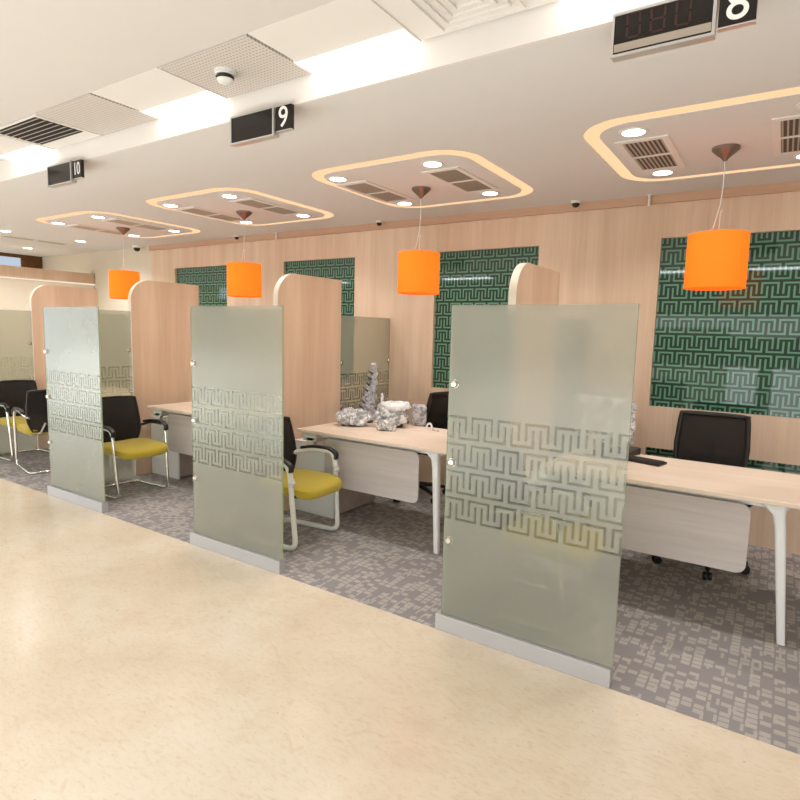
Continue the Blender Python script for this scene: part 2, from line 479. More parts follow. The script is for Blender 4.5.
# booth ceiling with rounded openings
TX = [-.375, -2.375, -4.395, -6.43]
TYC, THX, THY, TR = 3.905, .675, .70, .27
def ceiling_mesh():
    bm = bmesh.new(); edges = []
    def loop(pts, z):
        vs = [bm.verts.new((x, y, z)) for x, y in pts]
        return vs, [bm.edges.new((vs[i], vs[(i+1) % len(vs)])) for i in range(len(vs))]
    vs, es = loop([(XL, YS), (XR, YS), (XR, YW+.1), (XL, YW+.1)], ZC); edges += es
    holes = []
    for cx in TX:
        v, e = loop(rrect(cx-THX, cx+THX, TYC-THY, TYC+THY, TR, 12), ZC); edges += e; holes.append((v, cx))
    bmesh.ops.triangle_fill(bm, use_beauty=True, edges=edges)
    for v, cx in holes:
        top = [bm.verts.new((p.co.x, p.co.y, ZC+.10)) for p in v]; n = len(v)
        for i in range(n): bm.faces.new((v[i], v[(i+1) % n], top[(i+1) % n], top[i]))
        bm.faces.new(top)
    # upper skin, so it is a slab
    q = [bm.verts.new(p) for p in ((XL, YS, ZU+.1), (XR, YS, ZU+.1), (XR, YW+.1, ZU+.1), (XL, YW+.1, ZU+.1))]
    bm.faces.new(q)
    me = bpy.data.meshes.new('ceiling'); bm.to_mesh(me); bm.free(); me.materials.append(M['ceil'])
    o = bpy.data.objects.new('ceiling', me); C.objects.link(o); return o
struct(ceiling_mesh(), 'beige plaster ceiling over the booths')
struct(MB().box(XL, XR, YB, 1.81, ZU, ZU+.1).box(XL, XR, 1.81, YS+.01, ZU+.03, ZU+.1).build('ceiling_lobby', M['ceil_up']), 'beige plaster ceiling over the lobby')
struct(MB().box(XL, XR, YS, YS+.02, ZC-.002, ZU+.1).build('trim_4', M['soffit']), 'pale face of the step between the two ceilings')

# ------------------------------------------------------------------ ceiling trays
def where(k): return ('nearest the camera', 'second from the camera', 'third from the camera', 'farthest from the camera')[k]
def make_raft():
    t = thing('ceiling_raft', '', 'ceiling panel')
    h, hy = THX-.085, THY-.085
    MB().prism(rrect(-h, h, -hy, hy, TR-.07, 12), 'z', 0, .035, True).build('panel', M['ceil'], t)
    # slot round the panel: hidden strip's light painted as emission on walls and rim
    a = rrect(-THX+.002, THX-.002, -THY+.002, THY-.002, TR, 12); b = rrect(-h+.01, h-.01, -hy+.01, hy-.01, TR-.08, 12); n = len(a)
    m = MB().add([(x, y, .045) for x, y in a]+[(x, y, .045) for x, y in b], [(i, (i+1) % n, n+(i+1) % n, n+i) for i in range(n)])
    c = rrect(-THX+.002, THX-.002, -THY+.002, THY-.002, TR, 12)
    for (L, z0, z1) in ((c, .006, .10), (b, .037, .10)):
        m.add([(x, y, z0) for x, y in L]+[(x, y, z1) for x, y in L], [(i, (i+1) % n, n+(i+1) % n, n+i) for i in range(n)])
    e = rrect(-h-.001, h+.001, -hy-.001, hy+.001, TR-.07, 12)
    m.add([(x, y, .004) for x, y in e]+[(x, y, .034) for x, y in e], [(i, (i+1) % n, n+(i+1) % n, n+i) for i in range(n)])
    m.build('cove_glow', M['cove'], t)
    return t
raft = make_raft()
def make_vent():
    t = thing('ceiling_vent', '', 'air vent')
    fr = MB()
    for a in (-.145, .107): fr.box(a, a+.038, -.345, .345, -.007, .0)
    for b, q in ((-.345, .04), (.305, .04), (-.012, .024)): fr.box(-.107, .107, b, b+q, -.007, .0)
    fr.build('frame', M['soffit'], t)
    MB().box(-.107, .107, -.305, .305, -.002, 0).build('backing', M['vent_dark'], t)
    sl = MB()
    for i in range(9):
        x = -.10+i*.025
        for y0, y1 in ((-.305, -.013), (.013, .305)):
            sl.add([(x-.004, y0, -.006), (x+.005, y0, -.0035), (x+.005, y1, -.0035), (x-.004, y1, -.006), (x-.004, y0, -.005), (x+.005, y0, -.002), (x+.005, y1, -.002), (x-.004, y1, -.005)],
                   [(0, 1, 2, 3), (7, 6, 5, 4), (0, 4, 5, 1), (1, 5, 6, 2), (2, 6, 7, 3), (3, 7, 4, 0)])
    sl.build('slats', M['vent_slat'], t)
    return t
vent = make_vent()
def make_down():
    t = thing('downlight', '', 'ceiling light')
    MB().lathe([(.054, -.002), (.066, -.006), (.076, -.004), (.078, 0)], 28).build('trim_ring', M['white2'], t)
    MB().lathe([(.0001, -.0035), (.060, -.0035), (.060, 0)], 28).build('lens', M['down_light'], t)
    return t
down = make_down()

def make_pendant():
    t = thing('pendant_lamp', '', 'lamp')   # origin at ceiling
    MB().lathe([(.0001, -.078), (.010, -.076), (.020, -.062), (.052, -.035), (.074, -.014), (.074, 0)], 28).build('ceiling_canopy', M['canopy'], t)
    MB().tube([(0, 0, -.08), (.003, 0, -.2), (-.004, 0, -.32), (-.03, 0, -.45), (-.055, 0, -.475)], .0028, 6).tube([(.0, 0, -.475), (0, 0, -.36), (.008, 0, -.352), (.006, 0, -.37)], .0022, 6).build('cord', M['white2'], t)
    prof = [(.161, -.494), (.163, -.494), (.165, -.81), (.163, -.81)]
    MB().lathe(prof, 48, closed=True).build('lamp_shade', M['shade'], t)
    sp = MB().lathe([(.002, -.492), (.160, -.495), (.160, -.498), (.002, -.496)], 40, closed=True)
    sp.build('top_disc', M['shade'], t)
    MB().tube([(0, 0, -.482), (0, 0, -.56)], .018, 12).super((0, 0, -.61), .035, .035, .05, 1, 1).build('bulb', M['white2'], t)
    return t
pend = make_pendant()
lampx = (-.375, -2.455, -4.46, -6.50)
booth_ref = ('by the number 8 sign', 'by the number 9 sign', 'by the number 10 sign', 'at the far left end')
pan_ref = ('largest orange pendant lamp, hanging at the right in front of green wall panel',
           'orange drum pendant lamp hanging over the desk with plastic-wrapped items',
           'orange drum pendant lamp above the second frosted panel, with looped cord',
           'smallest orange pendant lamp, hanging before the cream wall at left')
for k in range(4):
    cx = TX[k]
    rl = ('pale ceiling panel ringed by warm light, largest, at upper right',
          'pale ceiling panel ringed by warm light above the desk with wrapped items',
          'pale ceiling panel ringed by warm light, second from the left',
          'pale ceiling panel ringed by warm light, leftmost and smallest')[k]
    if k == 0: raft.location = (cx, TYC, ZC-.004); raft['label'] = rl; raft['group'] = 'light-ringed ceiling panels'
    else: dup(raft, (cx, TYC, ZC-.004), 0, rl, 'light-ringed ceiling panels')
    ringn = ('largest, rightmost', 'second from right', 'second from left', 'leftmost')[k]
    for s, sn in ((-1, 'left'), (1, 'right')):
        lab = 'slatted air vent at the %s side of the %s glowing ceiling ring' % (sn, ringn)
        p = (lampx[k]+(0 if k else -.01)+s*.385, TYC+.015, ZC-.004)
        if k == 0 and s == -1: vent.location = p; vent['label'] = lab; vent['group'] = 'air vents in the ceiling rings'
        else: dup(vent, p, 0, lab, 'air vents in the ceiling rings')
        for q, qn in ((-1, 'near'), (1, 'far')):
            lab = 'small bright downlight at the %s %s corner of the %s ceiling ring' % (qn, sn, ringn)
            p = (lampx[k]+s*.405, TYC+.455*q+.0, ZC-.004)
            if k == 0 and s == -1 and q == -1: down.location = p; down['label'] = lab; down['group'] = 'downlights in the ceiling rings'
            else: dup(down, p, 0, lab, 'downlights in the ceiling rings')
    if k == 0: pend.location = (lampx[0], 3.97, ZC-.004); pend['label'] = pan_ref[0]; pend['group'] = 'orange pendant lamps'
    else: dup(pend, (lampx[k], 3.97, ZC-.004), 0 if k != 1 else PI*.1, pan_ref[k], 'orange pendant lamps')
for p, lab in (((-8.10, 4.33, ZC), 'small downlight in the plain ceiling above the cream end wall, rightmost of three'),
               ((-9.65, 4.36, ZC), 'small downlight in the plain ceiling, nearest the dark brown box'),
               ((-8.17, 3.44, ZC), 'small downlight in the plain ceiling at the left picture edge')):
    dup(down, p, 0, lab, 'downlights at the far left')
dup(vent, (-8.62, 4.0, ZC), 0, 'long thin slatted air vent in the ceiling at far left', 'air vents at the far left').scale = (.6, 1.3, 1)

# ------------------------------------------------------------------ strip of tiles and lights along the lobby ceiling
TM = .6135
def tx(i): return -2.63+TM*i     # left edge of module i
Y0, Y1 = 1.815, 2.235
def tile(i, mat, label, name='ceiling_tile'):
    x = tx(i); t = thing(name, label, 'ceiling tile', (x+TM/2, (Y0+Y1)/2, ZU), 0, 'ceiling tiles')
    h = TM/2-.006; hy = (Y1-Y0)/2-.004
    MB().box(-h, h, -hy, hy, -.004, .02).build('tile_board', mat, t, .002)
    r = MB()
    r.box(-h-.008, -h, -hy, hy, -.010, .02); r.build('rail', M['soffit'], t)
    return t
tile(0, M['perf'], 'square perforated ceiling tile with the smoke detector on it')
tile(-2, M['perf'], 'perforated ceiling tile between the dark slatted grille and a light strip')
def light(i, label):
    x = tx(i); t = thing('strip_light', label, 'ceiling light', (x+TM/2, Y1-.065, ZU), 0, 'strip lights along the ceiling step')
    h = TM/2-.01
    MB().box(-h, h, -.055, .055, -.004, .02).build('diffuser', M['tube_light'], t)
    MB().box(-h, h, -.36, -.055, -.001, .025).build('reflector', M['soffit'], t)
    return t
light(-1, 'glowing strip light in the ceiling left of the smoke detector tile')
light(1, 'glowing strip light in the ceiling right of the smoke detector tile')
light(3, 'glowing strip light at top centre, beside the number 8 sign')
light(-4, 'glowing strip light at upper left above the number 10 sign')
light(-7, 'glowing strip light at the left end of the ceiling step')
# square diffuser
t = tile(2, M['soffit'], 'square ceiling air diffuser tile with nested rings at top centre', 'ceiling_diffuser')
m = MB()
for q in (.17, .13, .09, .05):
    for a, b in ((-q-.006, -q), (q, q+.006)):
        m.box(a, b, -q-.006, q+.006, -.014, -.004); m.box(-q, q, a, b, -.014, -.004)
m.build('louvre', M['soffit'], t)
# dark grille
t = tile(-3, M['soffit'], 'ceiling grille tile with dark slanting slots at upper left', 'ceiling_grille')
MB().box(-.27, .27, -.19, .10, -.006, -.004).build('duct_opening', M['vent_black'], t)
m = MB()
for i in range(7):
    y = -.185+i*.041
    m.add([(-.27, y, -.014), (.27, y, -.014), (.27, y+.02, -.006), (-.27, y+.02, -.006), (-.27, y, -.012), (.27, y, -.012), (.27, y+.02, -.003), (-.27, y+.02, -.003)],
          [(0, 1, 2, 3), (7, 6, 5, 4), (0, 4, 5, 1), (1, 5, 6, 2), (2, 6, 7, 3), (3, 7, 4, 0)])
m.build('slats', M['vent_slat'], t)
# smoke detector
t = thing('smoke_detector', 'round white smoke detector with dark slots on a perforated tile', 'smoke detector', (-2.375, 2.0, ZU-.004))
MB().lathe([(.0001, -.012), (.05, -.012), (.052, 0)], 32).build('base', M['white2'], t)
MB().lathe([(.0001, -.02), (.036, -.02), (.036, -.012)], 32).build('sensing_chamber', M['black'], t)
MB().lathe([(.044, -.02), (.047, -.016), (.044, -.012), (.03, -.012), (.03, -.02)], 32, closed=True).build('ring', M['white2'], t)
MB().lathe([(.041, -.033), (.045, -.029), (.041, -.025), (.03, -.025), (.03, -.033)], 32, closed=True).lathe([(.0001, -.04), (.034, -.04), (.034, -.018)], 24).build('chamber', M['black'], t)
MB().lathe([(.0001, -.058), (.018, -.057), (.034, -.05), (.04, -.042), (.04, -.038), (.0001, -.038)], 32).build('cap', M['white2'], t)

# ------------------------------------------------------------------ number signs
SEG = {'a': (.0, 1.0, 'h'), 'g': (.0, .5, 'h'), 'd': (.0, .0, 'h'), 'f': (0, .5, 'v'), 'b': (1, .5, 'v'), 'e': (0, 0, 'v'), 'c': (1, 0, 'v')}
def sign(x, num, label, digits):
    t = thing('number_sign', label, 'sign', (x, YS-.035, ZC), 0, 'counter number signs')
    w, h = .325, .145
    MB().prism(rrect(0, w, -h, 0, .004, 3), 'y', .0, .034).build('housing', M['alu'], t)
    fr = MB()
    fr.box(0, w, -.006, 0, -h, -h+.009).box(0, w, -.006, 0, -.009, 0).box(0, .008, -.006, 0, -h+.009, -.009).box(w-.010, w, -.006, 0, -h+.009, -.009)
    fr.build('frame', M['alu'], t)
    MB().box(.008, w-.010, -.002, 0, -h+.009, -.009).build('display', M['screen'], t)
    if digits:
        MB().box(.010, w-.012, -.004, -.002, -h+.016, -h+.042).build('silver_strip', M['silver_strip'], t)
        for i, d in enumerate(digits):
            m = MB(); x0 = .05+i*.078; dw, dh, z0, st = .042, .078, -h+.056, .007
            on = {'0': 'abcdef', '3': 'abcdg', '8': 'abcdefg', '2': 'abged'}[d]
            for s in on:
                a, b, o = SEG[s]
                if o == 'h': m.box(x0+st*.5, x0+dw-st*.5, -.0035, -.002, z0+b*dh-st/2, z0+b*dh+st/2)
                else: m.box(x0+a*dw-st/2, x0+a*dw+st/2, -.0035, -.002, z0+b*dh+st*.6, z0+b*dh+dh/2-st*.6)
            m.build('digit', M['digit'], t)
    MB().box(w+.006, w+.112, .004, .026, -.124, -.008).build('number_plate', M['screen'], t)
    for ze in (-.128, -.008): MB().box(w+.006, w+.112, .003, .027, ze, ze+.004).build('plate_edge', M['alu'], t)
    text_mesh(num, .142 if len(num) == 1 else .115, M['digit_white'], 'numeral', t, (w+.059, .003, -.066), (PI/2, 0, 0), .001, 1 if len(num) == 1 else .75)
    return t
sign(-.594, '8', 'hanging display sign with number plate 8 at upper right', '080')
sign(-2.575, '9', 'hanging display sign with number plate 9 at upper centre left', '')
sign(-4.53, '10', 'hanging display sign with number plate 10 at upper left', '')

# ------------------------------------------------------------------ green wall panels
gl = (('large green key-pattern wall panel at right behind the orange lamp', 'narrow green key-pattern panel low on the wall behind the right office chair'),
      ('green key-pattern wall panel behind the frosted panel and second lamp', 'narrow low green key-pattern panel behind the desk with wrapped items'),
      ('green key-pattern wall panel above the desk-side partition, left of centre', 'narrow low green key-pattern panel, third from the right'),
      ('smallest, leftmost green key-pattern wall panel', 'narrow low green key-pattern panel, leftmost'))
for k, (a, b) in enumerate(gpan):
    for (z0, z1, lab) in ((1.0, 2.34, gl[k][0]), (.42, .66, gl[k][1])):
        t = thing('wall_panel', lab, 'wall panel', (a, YW+.03, z0), 0, 'green patterned wall panels' if z0 == 1 else 'low green wall panels')
        MB().box(.002, GW-.002, 0, .02, .002, z1-z0-.002).build('pattern_glass', M['greenkey'], t)
        if z0 == 1:
            for x in (.035, GW-.035):
                for z in (.035, z1-z0-.035):
                    MB().lathe([(.0001, -.008), (.008, -.008), (.010, -.004), (.010, 0)], 16).build('stud', M['chrome'], t, loc=(x, 0, z)).rotation_euler = (PI/2, 0, 0) if False else (-PI/2*-1, 0, 0)

# ------------------------------------------------------------------ partitions and glass
part_lab = ('tall wood partition with rounded corner behind the nearest frosted panel',
            'tall wood partition with rounded corner left of the desk with wrapped items',
            'tall wood partition with rounded corner between the two leftmost desks',
            'tall wood partition with rounded corner behind the bluish leftmost frosted panel')
pl_lab = ('largest frosted glass screen, nearest, at right', 'middle frosted glass screen on aluminium base', 'bluish reflective frosted glass screen, leftmost')
pn_f = ('frosted side pane running from nearest screen back to its partition', 'frosted side pane behind the middle screen', 'frosted side pane right behind the leftmost screen', 'frosted side pane at the left edge of the picture')
pn_r = ('frosted rear pane between the nearest partition and the wall', 'yellowish frosted rear pane standing behind the plastic-wrapped items', 'frosted rear pane behind the middle screen reaching the wall', 'frosted rear pane behind the leftmost partition')
def glass(name, label, w, h, z0, loc, rz, clamps, plinth=False, group=None):
    t = thing(name, label, 'glass screen', loc, rz, group)
    g = MB(); g.box(0, w, 0, .011, z0, h, mi=1)
    # the two big faces are frosted, the rim is green glass
    for i, f in enumerate(g.f):
        ys = {g.v[j][1] for j in f}
        if len(ys) == 1: g.mi[i] = 0
    g.build('glass_pane', [M['frost'], M['glass_edge']], t)
    if plinth:
        MB().box(-.022, w-.004, -.020, .034, 0, z0).build('base', M['plinth'], t, .002)
    for (x, z) in clamps:
        c = MB(); c.lathe([(.0001, .020), (.013, .019), (.019, .012), (.019, 0)], 20); c.tube([(0, 0, -.001), (0, 0, .003)], .021, 20)
        o = c.build('clamp', M['chrome'], t, loc=(x, 0, z)); o.rotation_euler = (PI/2, 0, 0)
    return t
for k in range(4):
    f = F[k]
    t = thing('wood_partition', part_lab[k], 'partition', (f, 3.415, 0), 0, 'tall wood partitions')
    H, D, R = 2.01, .81, .21
    MB().prism([(0.03, 0), (D, 0), (D, H), (R, H)]+arc2(R, H-R+.0, R-.03+.03, 90, 180, 14)[1:-1]+[(0.0, H-R)] if False else
               [(0, 0), (D, 0), (D, H)]+arc2(R, H-R, R, 90, 180, 14), 'x', -.05, 0).build('board', M['part_wood'], t)
    # pale edge band wrapping front and rounded corner
    path = [(0, 0.0)]+arc2(R, H-R, R, 180, 90, 14)
    m = MB(); e = .0025
    outer = [(-e, 0.0)]+arc2(R, H-R, R+e, 180, 90, 14); n = len(path)
    v = [(-.0505, y, z) for y, z in outer]+[(.0005, y, z) for y, z in outer]
    v += [(-.0505, y, z) for y, z in path]+[(.0005, y, z) for y, z in path]
    fs = []
    for i in range(n-1):
        fs += [(i, i+1, n+i+1, n+i), (2*n+i, 3*n+i, 3*n+i+1, 2*n+i+1), (i, 2*n+i, 2*n+i+1, i+1), (n+i, n+i+1, 3*n+i+1, 3*n+i)]
    m.add(v, fs, True).build('edge_band', M['edge'], t)
    if k < 3:
        glass('glass_screen', pl_lab[k], .875, 1.69, .085, (-1.386-2.033*k, YP, 0), 0, [(.035, .49), (.035, .90), (.035, 1.30)], True, 'frosted screens along the lobby')
    glass('glass_side_pane', pn_f[k], .80, 1.69, .0, (f+.006, YP+.042, 0), PI/2, [(.77, .49), (.77, .89), (.77, 1.30)], False, 'frosted side panes')
    glass('glass_side_pane', pn_r[k], .82, 1.69, .0, (f-.012, 4.228, 0), PI/2, [(.02, .84), (.02, 1.25), (.80, 1.25), (.80, .84)], False, 'frosted rear panes')

# ------------------------------------------------------------------ desks
def make_desk():
    t = thing('office_desk', '', 'desk')      # origin at the partition face, floor, y=3.43
    poly = [(.195, .0)]+[(1.64, 0), (1.66, .02), (1.66, .78), (1.64, .80), (.25, .80), (.235, .78)]
    MB().prism(poly, 'z', .725, .75).build('tabletop', M['desk'], t, .004)
    MB().prism(rrect(.45, 1.335, .315, .695, .05, 6), 'y', .055, .073).build('modesty_panel', M['modesty'], t, .002)
    MB().box(.22, 1.50, .10, .14, .685, .725).box(.22, 1.50, .66, .70, .685, .725).box(1.40, 1.44, .14, .66, .685, .725).build('under_frame', M['white'], t, .003)
    for y, yt in ((.03, .085), (.74, .70)):
        m = MB(); n = 8
        rings = []
        for (cx, cy, z, hx, hy) in ((1.425, yt, .725, .075, .03), (1.44, yt, .70, .050, .03), (1.458, yt, .66, .030, .028), (1.468, yt*.9+y*.1, .60, .026, .026), (1.52, y, .012, .019, .019), (1.522, y, 0.002, .019, .019)):
            rings.append([(cx+px, cy+py, z) for px, py in rrect(-hx, hx, -hy, hy, min(hx, hy)*.6, 3)])
        nn = len(rings[0]); v = [p for r in rings for p in r]
        f = [(i*nn+j, i*nn+(j+1) % nn, (i+1)*nn+(j+1) % nn, (i+1)*nn+j) for i in range(len(rings)-1) for j in range(nn)]
        f += [tuple(range(nn)), tuple(range((len(rings)-1)*nn, len(rings)*nn))]
        m.add(v, f, True).build('leg', M['white'], t)
    MB().box(.27, .35, .04, .075, .60, .685).box(.23, .38, .04, .20, .655, .725).build('bracket', M['alu'], t, .004)
    return t
desk = make_desk()
dl = ('pale wood desk with long grey panel and splayed white leg at right', 'pale wood desk carrying plastic-wrapped items', 'pale wood desk partly behind the middle frosted screen', 'pale wood desk hidden behind the bluish leftmost screen')
def make_ped():
    t = thing('pedestal_cabinet', '', 'cabinet')
    MB().box(.02, .46, .018, .60, .02, .60).build('body', M['ped_side'], t, .002)
    MB().box(.015, .465, .0, .018, .0, .60).build('front_panel', M['white'], t, .003)
    MB().box(.015, .465, .0, .60, .60, .612).build('top_board', M['white'], t, .002)
    return t
ped = make_ped()
pdl = ('low cabinet with white front under the rightmost desk', 'low cabinet with white front behind the white-framed olive chair', 'low cabinet with white front beside the chrome olive chair', 'low cabinet with white front under the leftmost desk')

# visitor chair, facing +x
def make_visitor(frame_mat, white=False):
    t = thing('visitor_chair', '', 'chair')
    def sag(p):
        q = p.copy(); q.z += -.018*max(0, (p.x/.25))**2*1.2 + .012*(abs(p.y)/.23)**2*(1 if p.z > 0 else .2) - (.02 if p.x > .2 else 0)*0
        return q
    MB().super((.075, 0, .425), .265, .242, .047, .42, .55, 36, 14, sag).build('seat', M['olive'], t)
    MB().super((.06, 0, .40), .22, .20, .022, .4, .5, 28, 8).build('seat_shell', M['black'], t)
    # back: curved mesh in a black rim
    def bf(u, v, g=0):
        w = .235*(1-.22*max(0, (.35-v)/.35)**1.5)*(1-.03*v)+g
        y = (u*2-1)*w; z = .43+v*.425
        z += (.012 if v > .5 else -.0)*(1-(u*2-1)**2)
        x = -.165-.07*v**1.2 - .035*(1-(u*2-1)**2) - .02*math.sin(v*PI)*-1
        return (x, y, z)
    MB().slab(lambda u, v: bf(u, v, -.012), 14, 12, .012).build('back_mesh', M['mesh'], t)
    rim = [bf(i/14, 0) for i in range(15)]+[bf(1, j/10) for j in range(1, 10)]+[bf(1-i/14, 1) for i in range(15)]+[bf(0, 1-j/10) for j in range(1, 10)]
    MB().tube(rim, .011, 8, True).build('back_frame', M['black'], t)
    fr = MB(); r = .0135 if not white else .019
    s1 = []
    for s in (-1, 1):
        y = s*.245
        side = [(-.19, y*.90, .58), (-.12, y, .60), (.0, y*1.04, .632), (.165, y*1.06, .628), (.198, y*1.06, .57), (.242, y, .018+r*.5), (-.225, y, .016)]
        if s == -1: s1 = side
        else: path = s1 + [(-.26, -.20, .016), (-.26, .20, .016)] + side[::-1]
    fr.tube(smooth_path(path, .07, 6), r, 10)
    fr.build('frame', frame_mat, t)
    sup = MB()
    for s in (-1, 1):
        sup.tube([(.222, s*.249, .40), (.24, s*.2, .395), (-.12, s*.19, .39), (-.2, s*.12, .42), (-.225, s*.08, .52)], .010, 8)
    sup.tube([(.24, -.2, .395), (.24, .2, .395)], .010, 8)
    sup.build('seat_support', M['alu'] if not white else M['black'], t)
    for s in (-1, 1):
        y = s*.251
        arm = smooth_path([(-.12, y*1.01, .628), (.0, y*1.02, .652), (.15, y*1.035, .652), (.212, y*1.035, .615), (.208, y*1.035, .575)], .07, 7)
        m = MB(); N = len(arm)
        v = []; f = []
        for i, p in enumerate(arm):
            d = (arm[min(i+1, N-1)]-arm[max(i-1, 0)]).normalized(); up = Vector((-d.z, 0, d.x))
            for (a, b) in rrect(-.022, .022, -.011, .011, .010, 3): v.append(p+Vector((0, a, 0))+up*b)
        nn = 16
        for i in range(N-1): f += [(i*nn+j, i*nn+(j+1) % nn, (i+1)*nn+(j+1) % nn, (i+1)*nn+j) for j in range(nn)]
        f += [tuple(range(nn)), tuple(range((N-1)*nn, N*nn))]
        m.add(v, f, True).build('armrest', M['black'], t)
    if white:   # knotted plastic wrap round the uprights
        for s in (-1, 1):
            def lump(p):
                return p*(1+.25*math.sin(p.x*300)*math.cos(p.z*260+p.y*180))
            MB().super((.212, s*.256, .50), .024, .024, .032, .9, .9, 18, 10, lump).build('plastic_wrap', M['wrap_white'], t)
    return t
vc_chrome = make_visitor(M['chrome'])
vc_white = make_visitor(M['white2'], True)

# swivel chair, facing +x
def make_staff():
    t = thing('office_chair', '', 'chair')
    MB().super((.03, 0, .49), .25, .25, .045, .4, .55, 32, 12).build('seat', M['black'], t)
    def bf(u, v, g=0):
        w = .225*(1-.10*max(0, .5-v))*(1-.06*max(0, v-.5)*2)+g
        y = (u*2-1)*w; return (-.19-.10*v-.03*(1-(u*2-1)**2), y, .585+v*.43)
    MB().slab(lambda u, v: bf(u, v, -.006), 12, 12, .006).build('back_mesh', M['mesh'], t)
    rim = [bf(i/12, 0) for i in range(13)]+[bf(1, j/10) for j in range(1, 10)]+[bf(1-i/12, 1) for i in range(13)]+[bf(0, 1-j/10) for j in range(1, 10)]
    MB().tube(rim, .018, 8, True).build('back_frame', M['black'], t)
    MB().tube(smooth_path([(0, 0, .43), (-.27, 0, .43), (-.33, 0, .62), (-.335, 0, .80)], .1, 6), .02, 8).build('back_stem', M['black'], t)
    for s in (-1, 1):
        MB().tube(smooth_path([(.0, s*.22, .45), (.0, s*.29, .47), (-.02, s*.30, .65)], .04, 4), .014, 8).super((.02, s*.30, .665), .13, .035, .016, .6, .6, 24, 8).build('armrest', M['black'], t)
    MB().tube([(0, 0, .10), (0, 0, .28)], .026, 14).tube([(0, 0, .28), (0, 0, .45)], .014, 12).build('gas_column', M['black'], t)
    b = MB()
    for i in range(5):
        a = 2*PI*i/5+.3; b.tube([(0, 0, .12), (.15*math.cos(a), .15*math.sin(a), .105), (.29*math.cos(a), .29*math.sin(a), .075)], [.026, .02, .014], 8)
    base = b.build('base', M['black'], t)
    for i in range(5):
        a = 2*PI*i/5+.3; cx, cy = .29*math.cos(a), .29*math.sin(a); px, py = -math.sin(a), math.cos(a)
        c = MB()
        for s in (-1, 1): c.tube([(cx+px*s*.008, cy+py*s*.008, .028), (cx+px*s*.024, cy+py*s*.024, .028)], .026, 14)
        c.tube([(cx, cy, .03), (cx, cy, .085)], .008, 8)
        c.build('caster', M['black'], base)
    return t
staff = make_staff()

vlab = ('olive visitor chair seen blurred through the nearest frosted screen', 'olive visitor chair with white plastic-wrapped frame behind the middle screen', 'olive visitor chair with chrome frame right of the leftmost screen')
slab_ = ('black mesh office chair behind the rightmost desk', 'black office chair turned sideways behind the desk with wrapped items', 'black office chair behind the third desk, mostly hidden', 'black office chair behind the leftmost desk, hidden by the bluish screen')
for k in range(4):
    f = F[k]
    if k == 0:
        desk.location = (f, 3.43, 0); desk['label'] = dl[0]; desk['group'] = 'pale wood desks'
        ped.location = (f, 3.59, 0); ped['label'] = pdl[0]; ped['group'] = 'white fronted cabinets'
        staff.location = (-.37, 4.40, 0); staff.rotation_euler.z = -PI/2; staff['label'] = slab_[0]; staff['group'] = 'black office chairs'
    else:
        dup(desk, (f, 3.43, 0), 0, dl[k], 'pale wood desks')
        dup(ped, (f, 3.59, 0), 0, pdl[k], 'white fronted cabinets')
        if k == 1:
            d_ = dup(staff, (-2.80, 4.60, 0), PI*.97, slab_[k], 'black office chairs')
            for c_ in d_.children:
                if c_.name.startswith('armrest'): c_.location.z = .09
        else: dup(staff, (f+1.0, 4.5, 0), -PI/2+.2*(k-2), slab_[k], 'black office chairs')
vc_chrome.location = (-5.01, 3.045, 0); vc_chrome['label'] = vlab[2]; vc_chrome['group'] = 'olive visitor chairs'
vc_white.location = (-2.965, 3.09, 0); vc_white['label'] = vlab[1]; vc_white['group'] = 'olive visitor chairs'; vc_white.rotation_euler.z = .06
dup(vc_chrome, (-1.065, 3.09, 0), 0, vlab[0], 'olive visitor chairs')
dup(vc_chrome, (-7.235, 3.15, 0), .0, 'black backed olive chair facing right at the left picture edge', 'olive visitor chairs')
dup(vc_chrome, (-6.52, 3.06, 0), PI-.18, 'olive chair seen from behind, just left of the leftmost screen', 'olive visitor chairs')

# ------------------------------------------------------------------ things on the desks
from mathutils import noise as mnoise
def crumple(mb, c, sx, sy, sz, amp, seed, e=.7, n=80, m=44):
    rnd = random.Random(seed); ph = [rnd.uniform(0, 6.28) for _ in range(9)]
    def fn(p):
        k = 1+amp*(math.sin(p.x*42+ph[0]+p.z*30)+math.sin(p.y*50+ph[1]-p.z*41)+math.sin((p.x+p.y)*77+ph[2])*.6+math.sin((p.x-p.z)*95+ph[3])*.5+math.sin(p.z*120+p.y*60+ph[4])*.4)
        tb = mnoise.turbulence(p*13+Vector((seed, 0, 0)), 4, True)-.5
        k += tb*amp*4.2
        q = Vector((p.x*k, p.y*k, p.z*(1+(k-1)*1.2)))
        q.z = max(q.z, -sz*.98); return q
    mb.super(c, sx, sy, sz, e, e, n, m, fn); return mb
DZ = .751
VR = math.radians(33)
t = thing('wrapped_telephone', 'lumpy clear plastic bag over a grey device, at the left of the desk clutter', 'wrapped device', (-3.0, 3.84, DZ), VR)
crumple(MB(), (.02, 0, .07), .135, .08, .072, .07, 3, .7).build('plastic_bag', M['wrap'], t)
MB().box(-.08, .08, -.05, .05, 0, .07).build('body', M['dark_grey'], t, .01)
t = thing('wrapped_monitor', 'thin tall blade of bubble-wrapped monitor seen edge-on, standing up from the desk', 'monitor', (-3.02, 4.06, DZ), VR)
m = MB()
def mf(u, v):
    x0 = -.075+.115*v; x1 = .075+.0*v
    return (x0+(x1-x0)*u+.012*math.sin(v*2.2), .012*math.sin(u*6+v*9)+.004*math.sin(v*37+u*20), .02+v*.49)
m.slab(mf, 10, 30, .035).build('wrapped_screen', M['foil'], t)
m = MB()
for i in range(7):
    v = .22+i*.105; z = .02+v*.49; x0 = -.075+.115*v+.012*math.sin(v*2.2)
    m.add([(x0+.016, -.03, z-.012), (x0+.03, -.032, z+.004), (x0-.022, -.02, z+.030), (x0+.02, .01, z+.004)], [(0, 1, 2), (1, 3, 2), (3, 0, 2), (0, 3, 1)])
